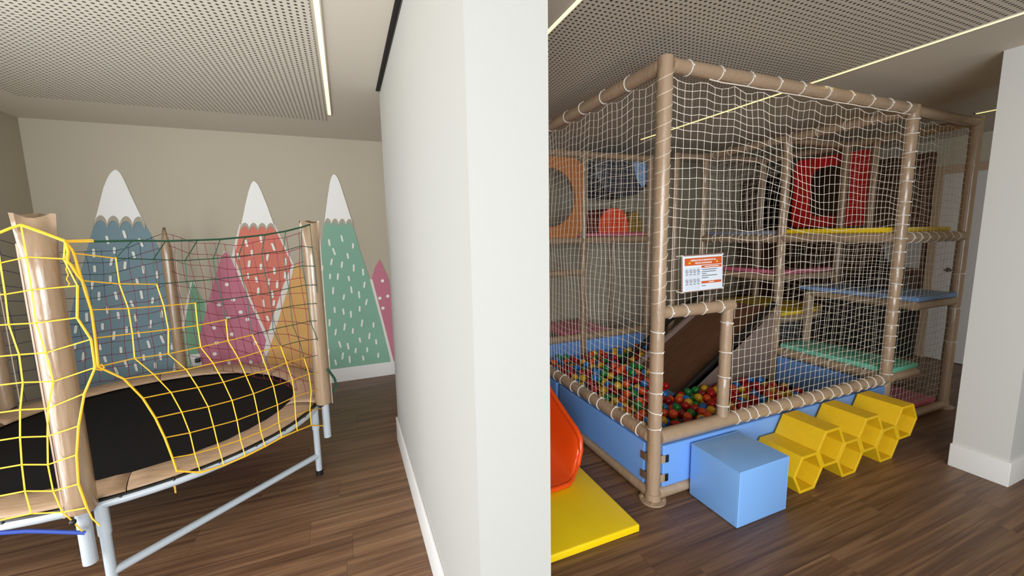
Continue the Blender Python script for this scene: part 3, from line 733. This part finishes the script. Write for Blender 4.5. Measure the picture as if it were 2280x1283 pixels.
# ------------------------------------------------------------------ honeycomb, cube, mat, slide
HC = thing('honeycomb_tunnel', 'yellow foam honeycomb of six hexagon tubes against the blue panel', 'foam block', (3.06, 1.6, 0))
s_ = .1397; hh = s_*math.sqrt(3)/2
for i in range(6):
    cx, cz = 2.537+.2105*i, hh+.001+(i % 2)*hh; b = MB(); n = 6; f, k = 1.455, 1.728
    O_ = [(cx+s_*.998*math.cos(math.pi/3*j), cz+s_*.998*math.sin(math.pi/3*j)) for j in range(6)]; si = s_-.021
    I_ = [(cx+si*math.cos(math.pi/3*j), cz+si*math.sin(math.pi/3*j)) for j in range(6)]
    vs = [(x, f, z) for x, z in O_]+[(x, f, z) for x, z in I_]+[(x, k, z) for x, z in O_]+[(x, k, z) for x, z in I_]; fs = []
    for j in range(6):
        q = (j+1) % 6; fs += [(j, q, 6+q, 6+j), (12+j, 18+j, 18+q, 12+q), (j, 12+j, 12+q, q), (6+j, 6+q, 18+q, 18+j)]
    b.add(vs, fs); o = b.build('hexagon_tube', M_HEX, HC)
    bv = o.modifiers.new('edge', 'BEVEL'); bv.width = .003; bv.segments = 2; bv.limit_method = 'ANGLE'
CU = thing('foam_cube', 'sky blue vinyl foam cube on the floor before the ball pit', 'foam cube', (2.05, 1.56, 0))
bm = bmesh.new(); bmesh.ops.create_cube(bm, size=1)
for v in bm.verts: v.co = Vector((2.055+v.co.x*.395, 1.563+v.co.y*.335, .166+v.co.z*.33))
bmesh.ops.bevel(bm, geom=bm.edges[:], offset=.012, segments=4, profile=.5, affect='EDGES')
bm.verts.index_update(); b = MB(); b.add([v.co.copy() for v in bm.verts], [[v.index for v in f.verts] for f in bm.faces]); bm.free()
b.build('cover', M_CUBE, CU, True)
sm = MB(); x0, x1, y0, y1, z0, z1 = 1.862, 2.248, 1.400, 1.726, .008, .327
for (p, q) in (((x0, y0, z1), (x1, y0, z1)), ((x1, y0, z1), (x1, y1, z1)), ((x1, y1, z1), (x0, y1, z1)), ((x0, y1, z1), (x0, y0, z1)), ((x0, y0, z0), (x0, y0, z1)), ((x1, y0, z0), (x1, y0, z1))):
    sm.tube([p, q], .0042, 6)
sm.build('seam_piping', M_CUBE, CU, True)

YM = thing('landing_mat', 'flat yellow vinyl mat on the floor under the slide end', 'mat', (.97, 1.93, 0))
box('cover', (.58, 1.593, .001), (1.372, 2.36, .042), M_YEL, YM, .010)
MB().tube([(.59, 1.596, .006), (1.368, 1.596, .006)], .003, 6).build('seam_piping', M_YEL, YM, True)

SL = thing('slide', 'glossy orange plastic slide ending on the yellow mat', 'slide', (1.06, 2.5, 0))
def slide_z(y):      # height of the chute floor
    t = y-2.06
    return .075+.30*max(0, t)**1.25*1.35
P = []; Q = []
NS = 26
for i in range(NS+1):
    t = i/NS; y = 2.05+1.25*t; zf = slide_z(y)
    wall = .055+.19*min(1, t/.10)**.7 if t < .1 else .245
    lip = max(0, 1-t/.06)
    hw = .285-.03*lip
    yy = y; row = []; rowu = []
    prof = []
    for k in range(25):
        u = -1+2*k/24; a = abs(u)
        x = hw*math.copysign(min(1, a*1.02), u)
        w = max(0, (a-.52)/.48)
        zz = wall*(w**1.7)
        if a > .93: x = hw*math.copysign(1+ (a-.93)*.45, u); zz = wall*(1-.5*((a-.93)/.07)**2*.25)
        bow = -.035*(1-a*a)*lip
        prof.append(Vector((1.055+x, yy+bow+.05*(w)*lip*1.5, zf+zz)))
    P.append(prof)
b = MB(); n = len(P[0]); TH = .022
top = [v for R in P for v in R]; bot = [v-Vector((0, 0, TH)) for v in top]; H_ = len(P); fs = []
for i in range(H_-1):
    for j in range(n-1):
        a, c, d, e = i*n+j, i*n+j+1, (i+1)*n+j+1, (i+1)*n+j
        fs.append((a, c, d, e)); o_ = H_*n; fs.append((a+o_, e+o_, d+o_, c+o_))
for j in range(n-1):
    o_ = H_*n; fs.append((j, j+o_, j+1+o_, j+1)); q = (H_-1)*n; fs.append((q+j, q+j+1, q+j+1+o_, q+j+o_))
for i in range(H_-1):
    o_ = H_*n; fs.append((i*n, (i+1)*n, (i+1)*n+o_, i*n+o_)); q = n-1; fs.append((i*n+q, i*n+q+o_, (i+1)*n+q+o_, (i+1)*n+q))
b.add(top+bot, fs); ch = b.build('chute', M_ORANGE, SL, True)
sd = ch.modifiers.new('round', 'SUBSURF'); sd.levels = 1; sd.render_levels = 2
MB().tube([P[i][-1]-Vector((.006, 0, .010)) for i in range(NS+1)], .017, 10).build('rim', M_ORANGE, SL, True)
MB().tube([P[i][0]-Vector((-.006, 0, .010)) for i in range(NS+1)], .017, 10).build('rim', M_ORANGE, SL, True)
MB().tube([v-Vector((0, -.004, .011)) for v in P[0]], .015, 8).build('front_lip', M_ORANGE, SL, True)
zt = slide_z(3.3)
box('top_step', (.80, 3.30, zt-.06), (1.31, 3.62, zt), M_ORANGE, SL, .02)
for x in (.82, 1.29):
    MB().tube([(x, 3.33, .0), (x, 3.33, zt-.05)], .022, 10).build('leg', M_ORANGE, SL, True)
    MB().tube([(x, 3.72, .0), (x, 3.60, zt-.05)], .022, 10).build('leg', M_ORANGE, SL, True)
for z in (.14, .30, .46): MB().tube([(.82, 3.70-.1*z, z), (1.29, 3.70-.1*z, z)], .018, 8).build('rung', M_ORANGE, SL, True)

# ------------------------------------------------------------------ trampoline
TC = Vector((-1.237, 3.202, 0)); RR, ZR = 1.03, .470
TR = thing('trampoline', 'round trampoline with tan padded posts and multicoloured rope net', 'trampoline', tuple(TC))
def rad(deg, r, z): a = math.radians(deg); return TC+Vector((r*math.cos(a), r*math.sin(a), z))
AA, BB, CC, DD = -82, -15.2, 98, 151
MB().tube([rad(i*5, RR, ZR) for i in range(72)], .019, 10, closed=True).build('frame_ring', M_STEEL, TR, True)
b = MB(); rings = [[rad(i*5, r, z) for i in range(72)] for r, z in ((.84, .468), (.5, .462), (.02, .458))]
b.loft(rings, True).build('jumping_mat', M_MAT, TR, True)
b = MB(); b.loft([[rad(i*5, r, z) for i in range(72)] for r, z in ((.82, .464), (1.0, .480), (1.033, .493), (1.044, .480))], False).build('spring_skirt', M_BLACK, TR, True)
for s0 in range(6):       # pad sections, seams between them
    a0 = AA+7+s0*60; b = MB(); top = []
    prof = ((.822, .480), (.835, .497), (.90, .508), (.97, .508), (1.008, .501), (1.016, .492))
    rnd = random.Random(s0); rows_ = []
    for i in range(16):
        ang = a0+60*i/15-(.0 if i < 15 else .25); w = rnd.uniform(-.004, .004)
        rows_.append([rad(ang, r+(w if k < 2 else 0), z+rnd.uniform(-.0015, .0015)) for k, (r, z) in enumerate(prof)])
    b.grid(rows_); o = b.build('pad_section', M_VINYL2, TR, True)
    so_ = o.modifiers.new('thick', 'SOLIDIFY'); so_.thickness = .008
bolt = MB().sphere((0, 0, 0), .0062, 8, 6).build('bolt_source', mat('dark_steel', (70, 70, 72), .3, metal=1), None, True); bme = bolt.data; bpy.data.objects.remove(bolt)
for i in range(36): place('bolt', bme, TR, rad(i*10+4, RR+.010, ZR+.017))
# legs with their low U braces
for (d0, d1) in ((AA, BB), (CC, DD)):
    for d in (d0, d1):
        sgn = 1 if d == d0 else -1
        MB().tube([rad(d+sgn*2.2, RR-.005, .02), rad(d+sgn*2.2, RR-.005, ZR)], .0195, 12).build('leg', M_STEEL, TR, True)
        MB().tube([rad(d+sgn*2.2, RR-.005, .33), rad(d+sgn*2.2, RR-.005, ZR+.01)], .0235, 12).build('leg_socket', M_STEEL, TR, True)
        MB().tube([rad(d+sgn*2.2, RR-.005, 0), rad(d+sgn*2.2, RR-.005, .035)], .023, 12).build('rubber_foot', M_BLACK, TR, True)
        MB().tube([rad(d, RR+.052, .25), rad(d, RR+.052, .52)], .024, 12).build('post_tube', M_STEEL, TR, True)
        q = rad(d, RR+.03, .49); MB().sphere(q, .03, 10, 6, (1.2, 1.2, .8)).build('bracket', M_BLACK, TR, True)
    MB().tube([rad(d0+2.2, RR-.005, .14), rad(d1-2.2, RR-.005, .14)], .019, 10).build('brace', M_STEEL, TR, True)
# padded posts with flattened tops
def padded_post(d, seed):
    rnd = random.Random(seed); rings = []; out = Vector((math.cos(math.radians(d)), math.sin(math.radians(d)), 0)); tan = Vector((-out.y, out.x, 0))
    c = rad(d, RR+.045, 0)
    flat = (CAM-c); flat.z = 0; flat.normalize(); side = Vector((-flat.y, flat.x, 0))
    for k, z in enumerate([.495, .6, .8, 1.0, 1.2, 1.35, 1.45, 1.53, 1.59, 1.63, 1.665, 1.69, 1.705]):
        t = max(0, (z-1.52)/.185); g = .049 if d in (AA, BB) else .040; a = g+.010*t if d in (AA, BB) else g*(1-.75*t); bb = g*(1-t)+.006
        wob = rnd.uniform(-.003, .003)
        rings.append([c+side*(a*math.cos(2*math.pi*j/20)*(1+.06*t*math.sin(j*2.3)))+flat*((bb+wob*(1 if z > 1.3 else .2))*math.sin(2*math.pi*j/20)+.006*t*math.sin(j*1.7+seed)) + Vector((0, 0, z+.010*t*math.sin(j*.9+seed))) for j in range(20)])
    o = MB().loft(rings).build('padded_post', M_VINYL3, TR, True)
    e = c+side*.050-flat*.005 if d != BB else c-side*.050-flat*.005
    e = c-side*.0 + (side if side.dot(RT) < 0 else -side)*(.0505 if d in (AA,) else -.0505)
    MB().grid([[e+Vector((0, 0, z)), e+(e-c).normalized()*.005+Vector((0, 0, z))] for z in (.48, .8, 1.1, 1.4, 1.6)]).build('seam_flap', mat('pale_seam', (206, 180, 160), .4), TR)
    return c
PA, PB, PC, PD = [padded_post(d, i) for i, d in enumerate((AA, BB, CC, DD))]
# nets --------------------------------------------------------------
def ray_plane(px, c, nrm): d = ray(*px); return CAM+d*((c-CAM).dot(nrm)/d.dot(nrm))
def ray_cyl(px, r):
    d = ray(*px); ox, oy = CAM.x-TC.x, CAM.y-TC.y
    a = d.x**2+d.y**2; b_ = ox*d.x+oy*d.y; c = ox*ox+oy*oy-r*r; D = b_*b_-a*c
    if D < 0: D = 0
    return CAM+d*((-b_-math.sqrt(D))/a)
ch_ = (PB-PA).normalized(); nA = Vector((ch_.y, -ch_.x, 0)); offc = PA+nA*.062
FR = [  # knots of the front net as read in the photograph, row by row from the top rope down
 [(145,537),(295,536),(368,537),(439,536),(490,534),(546,528),(590,524),(636,516),(672,506),(690,501)],
 [(166,564),(258,575),(341,578),(412,580),(475,576),(531,571),(583,565),(631,559),(671,548),(695,551)],
 [(183,625),(266,632),(349,633),(417,627),(482,622),(538,615),(590,608),(636,600),(674,592),(701,593)],
 [(203,690),(286,687),(365,681),(435,675),(494,668),(551,660),(601,652),(643,642),(681,635),(705,635)],
 [(212,753),(295,743),(375,734),(440,725),(503,712),(555,701),(606,693),(647,682),(686,677),(709,676)],
 [(218,817),(300,798),(375,788),(447,773),(508,759),(562,746),(608,733),(652,724),(691,715),(714,715)],
 [(276,844),(343,834),(415,823),(475,809),(531,798),(580,783),(625,771),(667,760),(706,755),(718,755)],
 [(318,887),(381,874),(441,863),(498,851),(548,837),(595,825),(638,808),(677,798),(715,790),(723,790)],
 [(346,931),(405,918),(464,906),(517,892),(565,877),(609,860),(651,847),(688,833),(724,829),(730,829)],
 [(367,975),(423,964),(476,950),(528,936),(574,919),(618,902),(656,884),(693,872),(730,862),(733,862)],
 [(384,1020),(434,1011),(487,996),(536,980),(581,962),(621,941),(658,926),(690,913),(724,909),(728,905)],
 [(394,1050),(446,1051),(499,1037),(546,1015),(591,995),(627,973),(662,960),(693,946),(719,949),(722,940)]]
def fnode(i, px):
    w = (i/11)**2
    return ray_plane(px, offc, nA).lerp(ray_cyl(px, RR+.032), w)
FP = [[fnode(i, px) for px in R] for i, R in enumerate(FR)]
yel = lambda i, j, k: (j+1 <= i) if k == 0 else (i >= j)
net_mesh(MB(), FP, lambda i, j, k: yel(i, j, k) and i > 0 and j < 9 and not (k == 0 and j == 8), .0030, .0052).build('yellow_net', M_ROPE_Y, TR)
net_mesh(MB(), FP, lambda i, j, k: not yel(i, j, k) and i > 0 or (i == 0 and k == 1 and j > 0), .0026, .0046).build('green_net', M_ROPE_G, TR)
MB().tube([ray_plane(p, offc, nA) for p in ((208,538),(250,537),(300,536),(370,537),(439,535),(490,533),(546,528),(590,523),(636,515),(672,506),(690,500))], .0052, 6).build('green_top_rope', M_ROPE_G, TR, True)
oA = Vector((math.cos(math.radians(AA)), math.sin(math.radians(AA)), 0)); offl = rad(AA, RR+.115, 0)
def tp(p): return ray_plane(p, offl, oA)
def fp_(p): return ray_plane(p, offc, nA)
def rope(pts, r, m_=M_ROPE_Y, name='rope', fn=fp_, par=TR): return MB().tube([fn(p) for p in pts], r, 6).build(name, m_, par, True)
rope([(47,501),(95,518),(145,537)], .0058, fn=tp); rope([(47,501),(24,508),(0,518),(-40,530)], .0050, fn=tp)
rope([(145,539),(208,538)], .0034); rope([(145,536),(206,534),(209,538)], .0028)
rope([(145,537),(152,560),(150,582),(158,590),(172,612),(183,625)], .0058); rope([(145,537),(160,556),(166,570),(178,610),(190,650),(203,690),(212,753),(218,817)], .0046)
rope([(166,566),(172,600),(190,640),(206,700),(214,760),(220,817)], .0034)
rope([(218,817),(276,844),(318,887),(346,931),(367,975),(384,1020),(394,1050)], .0046); rope([(394,1050),(388,1072),(391,1098),(386,1080),(394,1052)], .0036)
rope([(218,817),(226,812),(232,818),(226,825),(214,822),(208,815),(218,812)], .0034, name='knot')
rope([(150,560),(146,575),(150,590),(147,600),(152,612),(148,622),(155,632),(150,640)], .0022)
MB().tube([FP[11][j]+Vector((0, 0, -.004 if j % 2 else .002)) for j in range(9)], .0042, 6).build('bottom_rope', M_ROPE_Y, TR, True)
LFT = [ # the net left of the slit: slit edge, two columns in view
 [(145,537),(47,501),(-8,522)],[(142,577),(60,573),(1,586)],[(173,637),(71,646),(12,656)],[(172,708),(81,720),(20,723)],[(203,756),(103,786),(43,790)],
 [(212,819),(119,850),(51,852)],[(188,877),(107,910),(45,913)],[(175,949),(106,972),(45,974)],[(171,1013),(107,1035),(49,1035)],[(175,1078),(119,1094),(56,1094)],[(194,1131),(139,1141),(70,1144)]]
LP = []
for i, R in enumerate(LFT):
    row = [tp(p) for p in R]; last = row[-1]; end = PD+Vector((-.05, -.05, 0)); end = Vector((end.x, end.y, last.z)); ncol = 9
    tang = (row[2]-row[1]); tang.z = 0; tang = tang.normalized()
    for k in range(1, ncol+1):
        u = k/ncol; ctrl = last+tang*.95; ctrl.z = last.z; p = last*(1-u)**2+ctrl*2*u*(1-u)+end*u*u; row.append(p)
    LP.append(row)
net_mesh(MB(), LP, lambda i, j, k: not (i == 0 and k == 0 and j < 3), .0030, .0052).build('yellow_net', M_ROPE_Y, TR)
MB().tube([LP[i][0] for i in range(2, 11)], .0044, 6).build('slit_edge_rope', M_ROPE_Y, TR, True)
MB().tube([LP[10][0], LP[10][0]+Vector((.01, 0, -.05)), LP[10][0]+Vector((.03, 0, -.09))], .003, 5).build('rope', M_ROPE_Y, TR)
MB().tube([LP[10][1], tp((152,1152)), tp((166,1165)), tp((185,1186))], .0026, 5).build('rope', M_ROPE_Y, TR)
MB().sphere(tp((162,1163)), .012, 8, 6).build('cord_stop', M_BLACK, TR, True)
MB().tube([tp((-60,1190)), tp((0,1187)), tp((60,1183)), tp((110,1184)), tp((190,1187))], .0075, 6).build('blue_rope', M_ROPE_B, TR, True)
# far side nets
def back_net(name, a, c, nc, nr, sagz, colorf, mats_, outward):
    P = []
    for i in range(nr+1):
        R = []; v = i/nr
        for j in range(nc+1):
            u = j/nc; p = a.lerp(c, u); sag = sagz*4*u*(1-u)*(1-v)**2
            p = p+outward*(.12*math.sin(math.pi*u)*v*v); p.z = 1.665-sag-(1.665-.505)*v+.008*math.sin(j*1.3+i*.7)
            R.append(p+Vector((.008*math.sin(i*1.1+j), 0, 0)))
        P.append(R)
    for key, (nm, mt) in mats_.items():
        net_mesh(MB(), P, lambda i, j, k: colorf(i, j) == key, .0024, .0042).build(nm, mt, TR)
o1 = (PC+PD)/2-TC; o1.z = 0; o1.normalize(); o2 = (PB+PC)/2-TC; o2.z = 0; o2.normalize()
back_net('net', PD.copy(), PC.copy(), 12, 11, .14, lambda i, j: 'n' if j+.9*i < 10.5 else 'c', {'n': ('navy_net', M_ROPE_N), 'c': ('crimson_net', M_ROPE_C)}, o1)
back_net('net', PC.copy(), PB.copy(), 15, 11, .10, lambda i, j: 'c' if j > .2 else 'c', {'c': ('crimson_net', M_ROPE_C)}, o2)
MB().tube([rad(BB-2, RR+.10, .74), rad(BB, RR+.125, .66), rad(BB+1, RR+.13, .60), rad(BB, RR+.11, .56)], .008, 6).build('green_rope_bundle', M_ROPE_G, TR, True)
